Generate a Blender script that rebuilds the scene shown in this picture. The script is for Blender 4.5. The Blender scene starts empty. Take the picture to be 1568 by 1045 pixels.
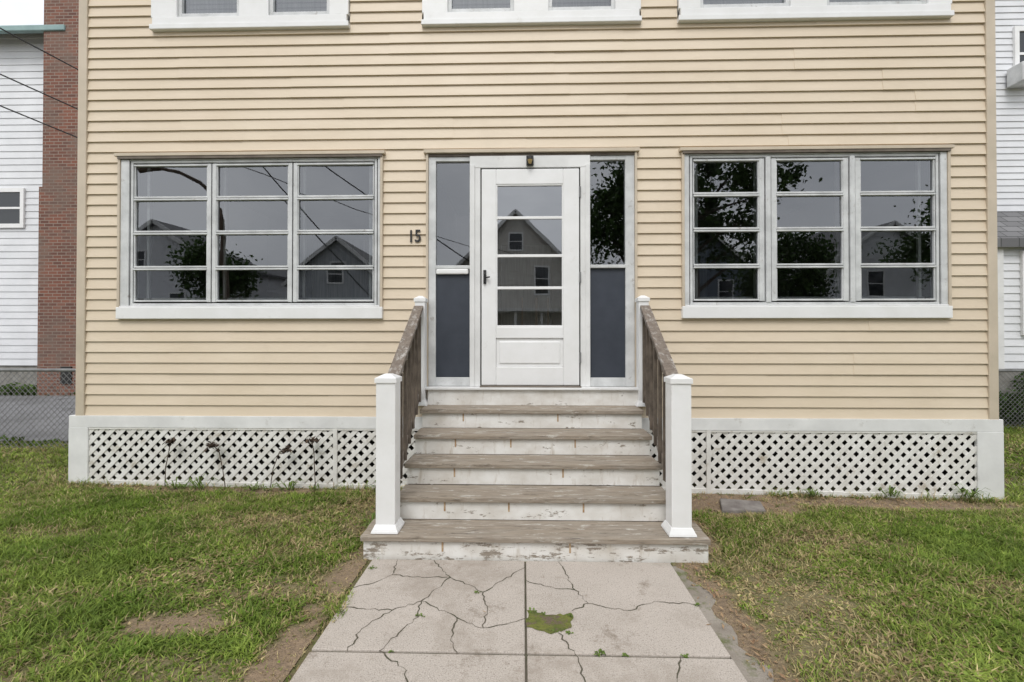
import bpy, math, random, bmesh
import numpy as np
from mathutils import Vector, Matrix
random.seed(7); rng=np.random.default_rng(7)
scene=bpy.context.scene
R=math.radians

# ------------------------------------------------------------------ materials
class NT:
    def __init__(s,name):
        s.m=bpy.data.materials.new(name); s.m.use_nodes=True
        s.t=s.m.node_tree; s.n=s.t.nodes; s.n.clear()
        s.out=s.n.new('ShaderNodeOutputMaterial'); s.b=s.n.new('ShaderNodeBsdfPrincipled')
        s.t.links.new(s.b.outputs[0],s.out.inputs[0])
        s.pos=s.n.new('ShaderNodeNewGeometry').outputs['Position']
    def l(s,a,b): s.t.links.new(a,b)
    def mapping(s,scale=(1,1,1),loc=(0,0,0)):
        k=s.n.new('ShaderNodeMapping'); k.inputs['Scale'].default_value=scale; k.inputs['Location'].default_value=loc
        s.l(s.pos,k.inputs['Vector']); return k.outputs[0]
    def noise(s,scale,detail=5,vec=None,rough=.6):
        k=s.n.new('ShaderNodeTexNoise'); k.inputs['Scale'].default_value=scale; k.inputs['Detail'].default_value=detail
        k.inputs['Roughness'].default_value=rough
        s.l(vec if vec is not None else s.pos,k.inputs['Vector']); return k.outputs['Fac']
    def ramp(s,fac,lo,hi,a=(0,0,0,1),b=(1,1,1,1)):
        k=s.n.new('ShaderNodeValToRGB'); e=k.color_ramp.elements
        e[0].position=lo; e[1].position=hi; e[0].color=a; e[1].color=b
        s.l(fac,k.inputs[0]); return k.outputs[0]
    def mix(s,f,a,b,mode='MIX'):
        k=s.n.new('ShaderNodeMix'); k.data_type='RGBA'; k.blend_type=mode
        for v,i in ((f,0),(a,6),(b,7)):
            if hasattr(v,'links'): s.l(v,k.inputs[i])
            elif i==0: k.inputs[0].default_value=v
            else: k.inputs[i].default_value=(*v[:3],1)
        return k.outputs[2]
    def math(s,op,a,b=None):
        k=s.n.new('ShaderNodeMath'); k.operation=op
        for v,i in ((a,0),(b,1)):
            if v is None: continue
            if hasattr(v,'links'): s.l(v,k.inputs[i])
            else: k.inputs[i].default_value=v
        return k.outputs[0]
    def bump(s,h,strength=.3,dist=.01):
        k=s.n.new('ShaderNodeBump'); k.inputs['Strength'].default_value=strength; k.inputs['Distance'].default_value=dist
        s.l(h,k.inputs['Height']); s.l(k.outputs[0],s.b.inputs['Normal'])
    def done(s,colr,rough=.6):
        if hasattr(colr,'links'): s.l(colr,s.b.inputs['Base Color'])
        else: s.b.inputs['Base Color'].default_value=(*colr,1)
        s.b.inputs['Roughness'].default_value=rough
        return s.m

def simple(name,c1,c2=None,scale=4,stretch=(1,1,1),rough=.6,lo=.35,hi=.65,bump=0,bscale=60,dist=.004,
           c3=None,s3=8,lo3=.6,hi3=.65,st3=(1,1,1)):
    t=NT(name)
    c=c1
    if c2 is not None:
        c=t.mix(t.ramp(t.noise(scale,6,t.mapping(stretch)),lo,hi),c1,c2)
    if c3 is not None:
        c=t.mix(t.ramp(t.noise(s3,9,t.mapping(st3,(3,5,1)),.7),lo3,hi3),c,c3)
    if bump: t.bump(t.noise(bscale,5,t.mapping(stretch)),bump,dist)
    return t.done(c,rough)

m_siding=simple('tan_vinyl_siding',(.69,.585,.450),(.645,.54,.405),1.3,(1,1,2.5),.5,bump=.25,bscale=2.2,dist=.02,c3=(.575,.48,.36),s3=1.2,lo3=.55,hi3=.9,st3=(1,1,.5))
m_trimtan=simple('tan_trim',(.60,.51,.40),(.50,.43,.33),3,rough=.5)
m_white=simple('white_painted_wood',(.78,.78,.77),(.66,.66,.65),3,(1,1,1),.5,bump=.2,bscale=30,dist=.002,c3=(.42,.40,.36),s3=5,lo3=.60,hi3=.76)
m_vinyl=simple('white_vinyl',(.82,.82,.82),(.77,.77,.76),5,rough=.35,c3=(.60,.58,.54),s3=7,lo3=.62,hi3=.85)
m_alum=simple('weathered_white_aluminium',(.67,.68,.68),(.50,.51,.51),6,rough=.45,c3=(.32,.30,.27),s3=14,lo3=.60,hi3=.74)
m_lattice=simple('painted_lattice',(.77,.76,.73),(.65,.63,.59),5,rough=.6,c3=(.38,.32,.24),s3=7,lo3=.56,hi3=.72)
m_dark=simple('dark_gap',(.02,.018,.016),rough=.9)
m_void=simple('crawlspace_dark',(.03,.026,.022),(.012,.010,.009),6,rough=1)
m_brownmetal=simple('brown_drip_cap',(.10,.075,.055),(.16,.13,.1),8,rough=.5)
m_slate=simple('slate_blue_panel',(.030,.037,.052),(.038,.046,.062),9,rough=.55,bump=.2,bscale=120,dist=.002)
m_black=simple('black_metal',(.012,.012,.012),rough=.4)
def mk_tread():
    t=NT('weathered_tread_wood')
    g=t.noise(5,7,t.mapping((1.2,16,16)),.7)
    c=t.mix(t.ramp(g,.28,.66),(.41,.365,.305),(.20,.165,.13))
    c=t.mix(t.ramp(t.noise(2.3,4,t.mapping((1,5,5),(5,1,2))),.35,.65),c,t.mix(.5,c,(.30,.24,.175)))
    c=t.mix(t.ramp(t.noise(6,9,t.mapping((1,4,4),(2,7,3)),.75),.56,.64),c,(.52,.49,.44))
    c=t.mix(t.ramp(t.noise(4,9,t.mapping((1,5,5),(9,3,8)),.75),.57,.68),c,(.10,.078,.055))
    c=t.mix(t.ramp(t.noise(40,3,t.mapping((.12,3,3),(1,2,3))),.64,.70),c,(.09,.07,.055))
    t.bump(g,.7,.006)
    return t.done(c,.85)
m_wood=mk_tread()
m_railwood=simple('weathered_rail_wood',(.23,.19,.155),(.12,.095,.075),14,(3,3,1.0),.85,.3,.7,bump=.5,bscale=20,dist=.005,c3=(.42,.40,.37),s3=11,lo3=.52,hi3=.66,st3=(2,1,1))
m_balwood=simple('baluster_wood',(.17,.135,.105),(.07,.055,.042),12,(2,2,1.0),.85,.3,.7)
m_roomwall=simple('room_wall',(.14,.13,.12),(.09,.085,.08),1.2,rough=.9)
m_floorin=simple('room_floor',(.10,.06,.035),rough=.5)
m_curtain=simple('pale_fabric',(.40,.39,.37),(.25,.25,.24),8,(6,1,.3),rough=.9)
m_found=simple('foundation_concrete',(.30,.29,.27),(.2,.19,.17),5,rough=.9,bump=.4)
m_galv=simple('galvanised_steel',(.22,.225,.225),(.14,.14,.14),9,rough=.5)
m_asphalt=simple('asphalt',(.19,.19,.20),(.12,.12,.125),1.2,rough=.9,bump=.5,bscale=90,c3=(.05,.05,.05),s3=2.2,lo3=.62,hi3=.66)
m_road=simple('road_asphalt',(.07,.07,.072),(.05,.05,.052),2,rough=.9,bump=.4,bscale=90)
m_kerb=simple('concrete_kerb',(.36,.35,.33),(.26,.25,.23),4,rough=.9,bump=.3)
m_whitesiding=simple('white_siding',(.74,.75,.77),(.66,.67,.69),2,rough=.5)
m_greysiding=simple('grey_siding',(.42,.44,.46),(.36,.38,.40),2,rough=.6)
m_beigesiding=simple('beige_siding',(.60,.58,.53),(.54,.51,.46),2,rough=.6)
m_bluesiding=simple('blue_grey_siding',(.16,.19,.23),(.13,.16,.2),2,rough=.6)
m_teal=simple('teal_gutter',(.26,.38,.37),(.2,.3,.3),3,rough=.5)
m_bark=simple('bark',(.12,.09,.07),(.06,.045,.035),8,(1,1,.2),.95,bump=.8,bscale=20,dist=.02)
m_polewood=simple('pole_wood',(.16,.12,.09),(.09,.07,.055),6,(1,1,.1),.95)
m_dead=simple('dead_stalk',(.10,.065,.04),(.045,.03,.02),20,rough=.9)
m_stone=simple('flat_stone',(.26,.24,.22),(.15,.13,.12),8,rough=.9,bump=.5)
m_straw=simple('dry_litter',(.36,.25,.14),(.20,.11,.06),30,rough=.9)

def mk_riser(name,amount):
    t=NT(name)
    n1=t.noise(3,9,t.mapping((1.2,1,5)),.72)
    n2=t.noise(22,6,t.mapping((1,1,2)),.7)
    f=t.math('ADD',t.math('MULTIPLY',n1,.65),t.math('MULTIPLY',n2,.35))
    mask=t.ramp(f,.60-amount,.635-amount)
    wood=t.mix(t.ramp(t.noise(10,6,t.mapping((1,8,12))),.3,.7),(.34,.30,.25),(.19,.155,.12))
    paint=t.mix(t.ramp(t.noise(4,7,t.mapping((1,1,1.5))),.38,.72),(.77,.76,.73),(.57,.535,.48))
    paint=t.mix(t.ramp(t.noise(9,8,t.mapping((2.5,1,.5),(4,4,4)),.7),.56,.78),paint,(.44,.38,.30))
    t.bump(t.ramp(f,.58-amount,.64-amount),-.4,.003)
    return t.done(t.mix(mask,paint,wood),.6)
m_riser=mk_riser('peeling_white_paint',.026)
m_riser1=mk_riser('heavily_peeling_paint',.082)

def mk_concrete():
    t=NT('walk_concrete')
    c=t.mix(t.ramp(t.noise(2.2,7),.35,.7),(.45,.395,.345),(.36,.315,.27))
    c=t.mix(t.ramp(t.noise(210,2),.40,.65),c,(.53,.48,.43))
    c=t.mix(t.ramp(t.noise(150,3,t.mapping((1,1,1),(7,3,2))),.55,.70),c,(.19,.165,.14))
    c=t.mix(t.ramp(t.noise(1.6,9,t.mapping((1,1,1),(3,2,6)),.75),.50,.66),c,(.32,.275,.23))
    c=t.mix(t.ramp(t.noise(4.4,9,t.mapping((1,1,1),(1,9,2)),.8),.56,.70),c,(.215,.175,.135))
    t.bump(t.noise(160,4),.6,.005)
    return t.done(c,.9)
m_conc=mk_concrete()
m_edge=simple('weathered_concrete_edge',(.31,.275,.235),(.22,.19,.155),5,rough=.95,bump=.7,bscale=60,dist=.01,c3=(.13,.14,.06),s3=9,lo3=.52,hi3=.64)
m_crack=simple('crack_dark',(.13,.11,.085),(.07,.07,.04),12,rough=1)
m_moss=simple('moss',(.17,.18,.035),(.09,.11,.025),18,rough=1,bump=1,bscale=80,dist=.015,c3=(.15,.11,.075),s3=9,lo3=.50,hi3=.56)

def mk_ground():
    t=NT('lawn_soil')
    c=t.mix(t.ramp(t.noise(1.1,7),.40,.62),(.095,.11,.032),(.15,.13,.055))
    c=t.mix(t.ramp(t.noise(28,6),.45,.7),c,(.15,.11,.07))
    t.bump(t.noise(40,6),.7,.02)
    return t.done(c,1)
m_ground=mk_ground()
def mk_lawn():
    t=NT('lawn_thatch_and_soil')
    a=t.n.new('ShaderNodeAttribute'); a.attribute_name='Col'
    n=t.ramp(t.noise(75,7,None,.75),.3,.7,(.5,.5,.5,1),(1.35,1.3,1.25,1))
    c=t.mix(1,a.outputs['Color'],n,'MULTIPLY')
    t.bump(t.noise(60,7),.9,.02)
    return t.done(c,1)
m_lawn=mk_lawn()

def mk_attr(name,transl=.35,rough=.55):
    t=NT(name)
    a=t.n.new('ShaderNodeAttribute'); a.attribute_name='Col'
    t.done(a.outputs['Color'],rough)
    t.b.inputs['Specular IOR Level'].default_value=.2
    tr=t.n.new('ShaderNodeBsdfTranslucent'); t.l(a.outputs['Color'],tr.inputs[0])
    mx=t.n.new('ShaderNodeMixShader'); mx.inputs[0].default_value=transl
    t.l(t.b.outputs[0],mx.inputs[1]); t.l(tr.outputs[0],mx.inputs[2]); t.l(mx.outputs[0],t.out.inputs[0])
    return t.m
m_grass=mk_attr('grass_blades',.35)
m_leaf=mk_attr('tree_leaves',.3)

def mk_glass(name,add,tint=(.75,.78,.78)):
    t=NT(name); t.n.remove(t.b)
    g=t.n.new('ShaderNodeBsdfGlossy'); g.inputs['Roughness'].default_value=.006; g.inputs['Color'].default_value=(.92,.95,1,1)
    tr=t.n.new('ShaderNodeBsdfTransparent'); tr.inputs[0].default_value=(*tint,1)
    f=t.n.new('ShaderNodeFresnel'); f.inputs[0].default_value=1.5
    fac=t.math('MINIMUM',t.math('ADD',t.math('MULTIPLY',f.outputs[0],1.7),add),1)
    bp=t.n.new('ShaderNodeBump'); bp.inputs['Strength'].default_value=.06; bp.inputs['Distance'].default_value=.01
    t.l(t.noise(2.0,1),bp.inputs['Height']); t.l(bp.outputs[0],g.inputs['Normal'])
    mx=t.n.new('ShaderNodeMixShader'); t.l(fac,mx.inputs[0]); t.l(tr.outputs[0],mx.inputs[1]); t.l(g.outputs[0],mx.inputs[2])
    t.l(mx.outputs[0],t.out.inputs[0]); return t.m
m_glass=mk_glass('window_glass',.10)
m_glassd=mk_glass('door_glass',.17)
m_glassfar=simple('far_window_glass',(.03,.035,.04),rough=.08)

def mk_brick():
    t=NT('red_brick')
    sp=t.n.new('ShaderNodeSeparateXYZ'); t.l(t.pos,sp.inputs[0])
    cb=t.n.new('ShaderNodeCombineXYZ'); t.l(t.math('ADD',sp.outputs[0],sp.outputs[1]),cb.inputs[0]); t.l(sp.outputs[2],cb.inputs[1])
    k=t.n.new('ShaderNodeTexBrick'); t.l(cb.outputs[0],k.inputs['Vector'])
    k.inputs['Color1'].default_value=(.22,.085,.055,1); k.inputs['Color2'].default_value=(.12,.055,.042,1); k.inputs['Mortar'].default_value=(.27,.22,.18,1)
    k.inputs['Scale'].default_value=1; k.inputs['Brick Width'].default_value=.21; k.inputs['Row Height'].default_value=.075; k.inputs['Mortar Size'].default_value=.008
    c=t.mix(t.ramp(t.noise(1.5,6),.45,.75),k.outputs['Color'],(.17,.13,.105))
    t.bump(k.outputs['Fac'],-.4,.01)
    return t.done(c,.9)
m_brick=mk_brick()
def mk_shingle():
    t=NT('grey_shingles')
    k=t.n.new('ShaderNodeTexBrick'); t.l(t.pos,k.inputs['Vector'])
    k.inputs['Color1'].default_value=(.20,.20,.205,1); k.inputs['Color2'].default_value=(.13,.13,.135,1); k.inputs['Mortar'].default_value=(.05,.05,.05,1)
    k.inputs['Scale'].default_value=1; k.inputs['Brick Width'].default_value=.3; k.inputs['Row Height'].default_value=.14; k.inputs['Mortar Size'].default_value=.008
    return t.done(k.outputs['Color'],.9)
m_shingle=mk_shingle()

# ------------------------------------------------------------------ builders
def empty(name):
    e=bpy.data.objects.new(name,None); scene.collection.objects.link(e); e.empty_display_size=.2; return e
class B:
    def __init__(s): s.v=[]; s.f=[]
    def face(s,pts):
        n=len(s.v); s.v+= [tuple(p) for p in pts]; s.f.append(tuple(range(n,n+len(pts))))
    def box(s,x0,x1,y0,y1,z0,z1):
        n=len(s.v)
        s.v+=[(x0,y0,z0),(x1,y0,z0),(x1,y1,z0),(x0,y1,z0),(x0,y0,z1),(x1,y0,z1),(x1,y1,z1),(x0,y1,z1)]
        s.f+=[tuple(n+i for i in q) for q in ((0,3,2,1),(4,5,6,7),(0,1,5,4),(1,2,6,5),(2,3,7,6),(3,0,4,7))]
        return s
    def frustum(s,cx,cy,w0,w1,z0,z1):
        n=len(s.v); a=w0/2;b=w1/2
        s.v+=[(cx-a,cy-a,z0),(cx+a,cy-a,z0),(cx+a,cy+a,z0),(cx-a,cy+a,z0),(cx-b,cy-b,z1),(cx+b,cy-b,z1),(cx+b,cy+b,z1),(cx-b,cy+b,z1)]
        s.f+=[tuple(n+i for i in q) for q in ((0,3,2,1),(4,5,6,7),(0,1,5,4),(1,2,6,5),(2,3,7,6),(3,0,4,7))]
    def beam(s,p0,p1,w,h,up=(0,0,1)):
        p0=Vector(p0);p1=Vector(p1);d=(p1-p0).normalized();u=Vector(up)
        r=d.cross(u).normalized(); u=r.cross(d).normalized(); r*=w/2;u*=h/2
        n=len(s.v)
        for p in (p0,p1): s.v+=[tuple(p-r-u),tuple(p+r-u),tuple(p+r+u),tuple(p-r+u)]
        s.f+=[tuple(n+i for i in q) for q in ((0,1,2,3),(7,6,5,4),(0,4,5,1),(1,5,6,2),(2,6,7,3),(3,7,4,0))]
    def cyl(s,p0,p1,r0,r1,k=8):
        p0=Vector(p0);p1=Vector(p1);d=(p1-p0).normalized()
        a=d.orthogonal().normalized();b=d.cross(a);n=len(s.v)
        for p,r in ((p0,r0),(p1,r1)):
            for i in range(k):
                t=2*math.pi*i/k; s.v.append(tuple(p+a*math.cos(t)*r+b*math.sin(t)*r))
        for i in range(k):
            j=(i+1)%k; s.f.append((n+i,n+j,n+k+j,n+k+i))
        s.f.append(tuple(n+i for i in range(k))[::-1]); s.f.append(tuple(n+k+i for i in range(k)))
    def obj(s,name,mat,parent=None,bevel=0,recalc=True,smooth=False):
        me=bpy.data.meshes.new(name); me.from_pydata(s.v,[],s.f); me.materials.append(mat)
        if recalc:
            bm=bmesh.new(); bm.from_mesh(me); bmesh.ops.recalc_face_normals(bm,faces=bm.faces); bm.to_mesh(me); bm.free()
        if smooth: me.polygons.foreach_set('use_smooth',[True]*len(me.polygons))
        o=bpy.data.objects.new(name,me); scene.collection.objects.link(o)
        if parent: o.parent=parent
        if bevel:
            md=o.modifiers.new('bevel','BEVEL'); md.width=bevel; md.segments=2; md.limit_method='ANGLE'; md.angle_limit=R(40)
        return o

def trimesh(name,V,T,mat,C=None,parent=None):
    me=bpy.data.meshes.new(name); nv=len(V);nf=len(T)
    me.vertices.add(nv); me.vertices.foreach_set('co',V.astype(np.float32).ravel())
    me.loops.add(nf*3); me.loops.foreach_set('vertex_index',T.astype(np.int32).ravel())
    me.polygons.add(nf); me.polygons.foreach_set('loop_start',np.arange(0,nf*3,3,dtype=np.int32))
    me.polygons.foreach_set('loop_total',np.full(nf,3,dtype=np.int32))
    me.update(calc_edges=True)
    if C is not None:
        a=me.color_attributes.new('Col','FLOAT_COLOR','POINT')
        a.data.foreach_set('color',np.concatenate([C,np.ones((nv,1))],1).astype(np.float32).ravel())
    me.materials.append(mat); me.validate()
    o=bpy.data.objects.new(name,me); scene.collection.objects.link(o)
    if parent: o.parent=parent
    return o

def siding(b,s0,s1,z0,z1,openings,rowh,fn,out=.016,seams=True):
    """lap siding: fn(s,off,z)->xyz ; openings=(s0,s1,z0,z1)"""
    nrow=int(math.ceil((z1-z0)/rowh-1e-6)); sd=random.Random(5)
    cuts=[s0,s1]
    for r in range(nrow):
        if r%2==0:
            cuts=[s0]
            if seams:
                x=s0+sd.uniform(.8,3.4)
                while x<s1-.5: cuts.append(x); x+=sd.uniform(2.2,3.66)
            cuts.append(s1)
        za=z0+r*rowh; zb=min(za+rowh,z1)
        zs=sorted({za,zb,*[o[k] for o in openings for k in (2,3) if za+1e-4<o[k]<zb-1e-4]})
        for q in range(len(zs)-1):
            a,c=zs[q],zs[q+1]; mid=(a+c)/2
            ops=sorted((o[0],o[1]) for o in openings if o[2]<mid<o[3])
            for ci in range(len(cuts)-1):
                e=.0028*(ci%2); lo,hi=cuts[ci],cuts[ci+1]; segs=[];x=lo
                for (oa,ob) in ops:
                    if ob<=x or oa>=hi: continue
                    if oa>x: segs.append((x,oa))
                    x=max(x,ob)
                if x<hi: segs.append((x,hi))
                f=lambda z:(out*(1-(z-za)/rowh)+.001+e)
                for (p,w) in segs:
                    b.face([fn(p,f(a),a),fn(w,f(a),a),fn(w,f(c),c),fn(p,f(c),c)])
                    if e:
                        for s_ in (p,w): b.face([fn(s_,f(a)-e-.001,a),fn(s_,f(a),a),fn(s_,f(c),c),fn(s_,f(c)-e-.001,c)])
                    if q==0:
                        b.face([fn(p,-.004,a-.0005),fn(w,-.004,a-.0005),fn(w,f(a),a-.0005),fn(p,f(a),a-.0005)])
                        b.face([fn(p,f(a),a-.0005),fn(w,f(a),a-.0005),fn(w,f(a),a),fn(p,f(a),a)])

# ------------------------------------------------------------------ ground
def gz(x,y=0):
    if -16.6<y<-8.35: return -.14
    t=max(min(abs(x),6)-1.1,0)
    return .009*t if x<0 else -.016*t
gzv=lambda x:np.where(x<0,.009,-.016)*np.maximum(np.minimum(np.abs(x),6)-1.1,0)
xs=sorted(set([-400,-120,-60,-30,-20,-12,-8,-6,-4.4,-3,-2,-1.1,0,1.1,2,3,4.4,6,8,12,20,30,60,120,400]))
ys=sorted(set([-400,-150,-60,-40,-30,-22,-16.61,-16.59,-12,-8.36,-8.34,-6,-4,-3,-2,-1,0,1,2,4,6,10,20,40,80,150,400]))
b=B()
for y in ys:
    for x in xs: b.v.append((x,y,gz(x,y)))
nx=len(xs)
for j in range(len(ys)-1):
    for i in range(nx-1): b.f.append((j*nx+i,j*nx+i+1,(j+1)*nx+i+1,(j+1)*nx+i))
b.obj('ground',m_ground)
b=B(); b.face([(-200,-16.4,-.132),(200,-16.4,-.132),(200,-8.5,-.132),(-200,-8.5,-.132)]); b.obj('street',m_road)
b=B(); b.box(-200,200,-8.5,-8.34,-.2,.01); b.box(-200,200,-16.6,-16.42,-.2,.01); b.obj('kerb',m_kerb,bevel=.01)
b=B()
for i in range(-26,26): b.box(i*1.5,i*1.5+1.49,-7.3,-5.9,-.12,.06)
b.obj('sidewalk',m_kerb,bevel=.006)
b=B(); b.face([(-40,1.75,.075),(-4.9,1.55,.075),(-4.9,6.0,.075),(-40,6.4,.075)]); b.obj('asphalt_driveway',m_asphalt)

# ------------------------------------------------------------------ walkway
walk=empty('front_walkway')
b=B()
xsplit=.013
def slab(x0,x1,y0,y1):
    b.box(x0,x1,y0,y1,-.08,.014)
slab(-.97,xsplit-.005,-2.228,-1.38); slab(xsplit+.005,.93,-2.228,-1.38)
y=-2.242
while y>-5.8:
    slab(-.97,xsplit-.005,max(y-.85,-5.89),y); slab(xsplit+.005,.93,max(y-.85,-5.89),y); y-=.862
b.obj('slabs',m_conc,walk,bevel=.006)
b=B(); b.box(-.965,.925,-5.88,-1.39,-.09,.0035); b.obj('joint_soil',m_crack,walk)
b=B()
n=60; pv=[]
for i in range(n+1):
    yy=-1.42-4.4*i/n; pv.append((.945+.08+.03*math.sin(i*1.7)+.02*math.sin(i*.63)-(.07 if i<3 else 0),yy))
for i in range(n):
    b.face([(.925,pv[i][1],.012),(pv[i][0],pv[i][1],.009),(pv[i+1][0],pv[i+1][1],.009),(.925,pv[i+1][1],.012)])
b.obj('weathered_edge',m_edge,walk,recalc=False)
cr=[[(-.570,-1.39),(-.431,-1.595),(-.486,-1.713),(-.551,-1.84),(-.684,-1.927),(-.965,-1.91)],
[(-.551,-1.84),(-.535,-1.982),(-.600,-2.109),(-.655,-2.235)],
[(-.551,-1.84),(-.336,-1.982),(-.196,-2.06),(.007,-1.98)],
[(-.336,-1.982),(-.342,-2.155),(-.299,-2.235)],
[(-.431,-1.595),(-.224,-1.746),(.008,-1.47)],
[(-.965,-1.72),(-.887,-1.68),(-.786,-1.573),(-.804,-1.39)],
[(-.786,-1.573),(-.60,-1.60),(-.431,-1.595)],
[(-.224,-1.746),(-.19,-1.88),(-.196,-2.06)],
[(-.684,-1.927),(-.79,-2.08),(-.80,-2.235)],
[(.254,-1.91),(.349,-1.84),(.293,-1.713),(.222,-1.39)],
[(.349,-1.84),(.548,-1.9),(.711,-1.81),(.928,-1.84)],
[(.171,-2.09),(.234,-2.235),(.26,-2.42),(.5,-2.6)],
[(.02,-1.62),(.14,-1.68),(.293,-1.713)],
[(-.655,-2.235),(-.5,-2.35),(-.45,-2.6),(-.1,-2.9)],
[(.7,-2.24),(.6,-2.5),(.9,-2.8)]]
b=B()
for c in cr:
    pts=[]
    for k in range(len(c)-1):
        A=Vector((*c[k],0));D=Vector((*c[k+1],0)); L=(D-A).length; m=max(2,int(L/.022)); nn=Vector((-(D-A).y,(D-A).x,0)).normalized()
        for q in range(m):
            p=A.lerp(D,q/m)
            if 0<q: p=p+nn*random.uniform(-.010,.010)
            pts.append(p)
    pts.append(Vector((*c[-1],0)))
    for k in range(len(pts)-1):
        d=(pts[k+1]-pts[k]).normalized(); nrm=Vector((-d.y,d.x,0))
        w0=.0018+.0012*math.sin(k*.7)+random.uniform(0,.0014)
        a0=pts[k]-d*.001; a1=pts[k+1]+d*.001
        b.face([(*(a0-nrm*w0)[:2],.0152),(*(a1-nrm*w0)[:2],.0152),(*(a1+nrm*w0)[:2],.0152),(*(a0+nrm*w0)[:2],.0152)])
b.obj('cracks',m_crack,walk)
def blob(name,poly,z,mat,par,sub=5,j=.012):
    pts=[]
    for k in range(len(poly)):
        A=Vector(poly[k]);D=Vector(poly[(k+1)%len(poly)])
        for q in range(sub):
            p=A.lerp(D,q/sub); pts.append((p.x+random.uniform(-j,j)*(q>0),p.y+random.uniform(-j,j)*(q>0),z))
    c=(sum(p[0] for p in pts)/len(pts),sum(p[1] for p in pts)/len(pts),z+.004)
    bb=B()
    for k in range(len(pts)): bb.face([pts[k],pts[(k+1)%len(pts)],c])
    return bb.obj(name,mat,par,recalc=False)
blob('moss_hole',[(.018,-2.05),(.13,-2.10),(.235,-2.05),(.25,-1.93),(.15,-1.945),(.018,-1.91)],.0162,m_moss,walk)

# ------------------------------------------------------------------ main house
house=empty('yellow_clapboard_house')
HX0,HX1=-4.275,4.324; ZS=.69; ZT=6.95; HD=10.5
LW=(-3.893,-1.329,1.616,3.20); RW=(1.479,3.925,1.616,3.20); DW=(-.9175,1.066,.80,3.205)
U1=(-3.58,-1.655,4.39,6.0); U2=(-.961,1.109,4.39,6.0); U3=(1.449,3.954,4.39,6.0)
b=B()
siding(b,HX0,HX1,ZS,ZT,[LW,RW,DW,U1,U2,U3],.1016,lambda s,o,z:(s,-o,z))
b.obj('front_siding',m_siding,house,recalc=False)
b=B()
siding(b,0,HD,ZS,ZT,[],.1016,lambda s,o,z:(HX0-o,s,z)); siding(b,0,HD,ZS,ZT,[],.1016,lambda s,o,z:(HX1+o,s,z)); siding(b,HX0,HX1,ZS,ZT,[],.1016,lambda s,o,z:(s,HD+o,z))
b.obj('side_siding',m_siding,house,recalc=False)
b=B()
for x0,x1 in ((HX0-.026,HX0+.06),(HX1-.06,HX1+.026)):
    b.box(x0,x1,-.028,.06,ZS-.01,ZT)
b.obj('corner_posts',m_trimtan,house,bevel=.006)
b=B(); e=.45
b.box(HX0-e,HX1+e,-e,HD+e,ZT,ZT+.2); b.obj('eaves',m_white,house,bevel=.01)
b=B(); cx=(HX0+HX1)/2; Z0=ZT+.204
b.face([(HX0-e,-e,Z0),(cx,-e,Z0+2.6),(cx,HD+e,Z0+2.6),(HX0-e,HD+e,Z0)]); b.face([(HX1+e,-e,Z0),(HX1+e,HD+e,Z0),(cx,HD+e,Z0+2.6),(cx,-e,Z0+2.6)])
b.obj('roof',m_shingle,house,recalc=False)
b=B(); b.face([(HX0-e,-e+.3,Z0),(HX1+e,-e+.3,Z0),(cx,-e+.3,Z0+2.5)]); b.face([(HX0-e,HD+e-.3,Z0),(HX1+e,HD+e-.3,Z0),(cx,HD+e-.3,Z0+2.5)]); b.obj('gable_walls',m_siding,house,recalc=False)
b=B()
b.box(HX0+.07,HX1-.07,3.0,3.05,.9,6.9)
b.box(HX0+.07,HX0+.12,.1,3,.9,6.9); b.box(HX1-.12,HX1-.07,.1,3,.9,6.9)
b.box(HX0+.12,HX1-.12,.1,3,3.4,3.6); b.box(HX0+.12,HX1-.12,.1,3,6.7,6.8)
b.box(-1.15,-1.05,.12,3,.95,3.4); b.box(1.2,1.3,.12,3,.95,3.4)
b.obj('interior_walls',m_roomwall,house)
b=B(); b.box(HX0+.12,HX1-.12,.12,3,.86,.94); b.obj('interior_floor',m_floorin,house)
b=B()
b.box(-3.4,-2.5,2.93,2.99,1.2,3.0); b.box(2.2,2.9,2.93,2.99,1.1,2.9); b.box(-.35,.45,2.9,2.98,.95,2.9)
b.box(1.6,3.8,1.9,2.0,1.0,1.75); b.box(-3.7,-1.6,1.6,1.7,1.0,1.7)
b.obj('interior_doors_and_furniture',m_curtain,house,bevel=.01)

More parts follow.
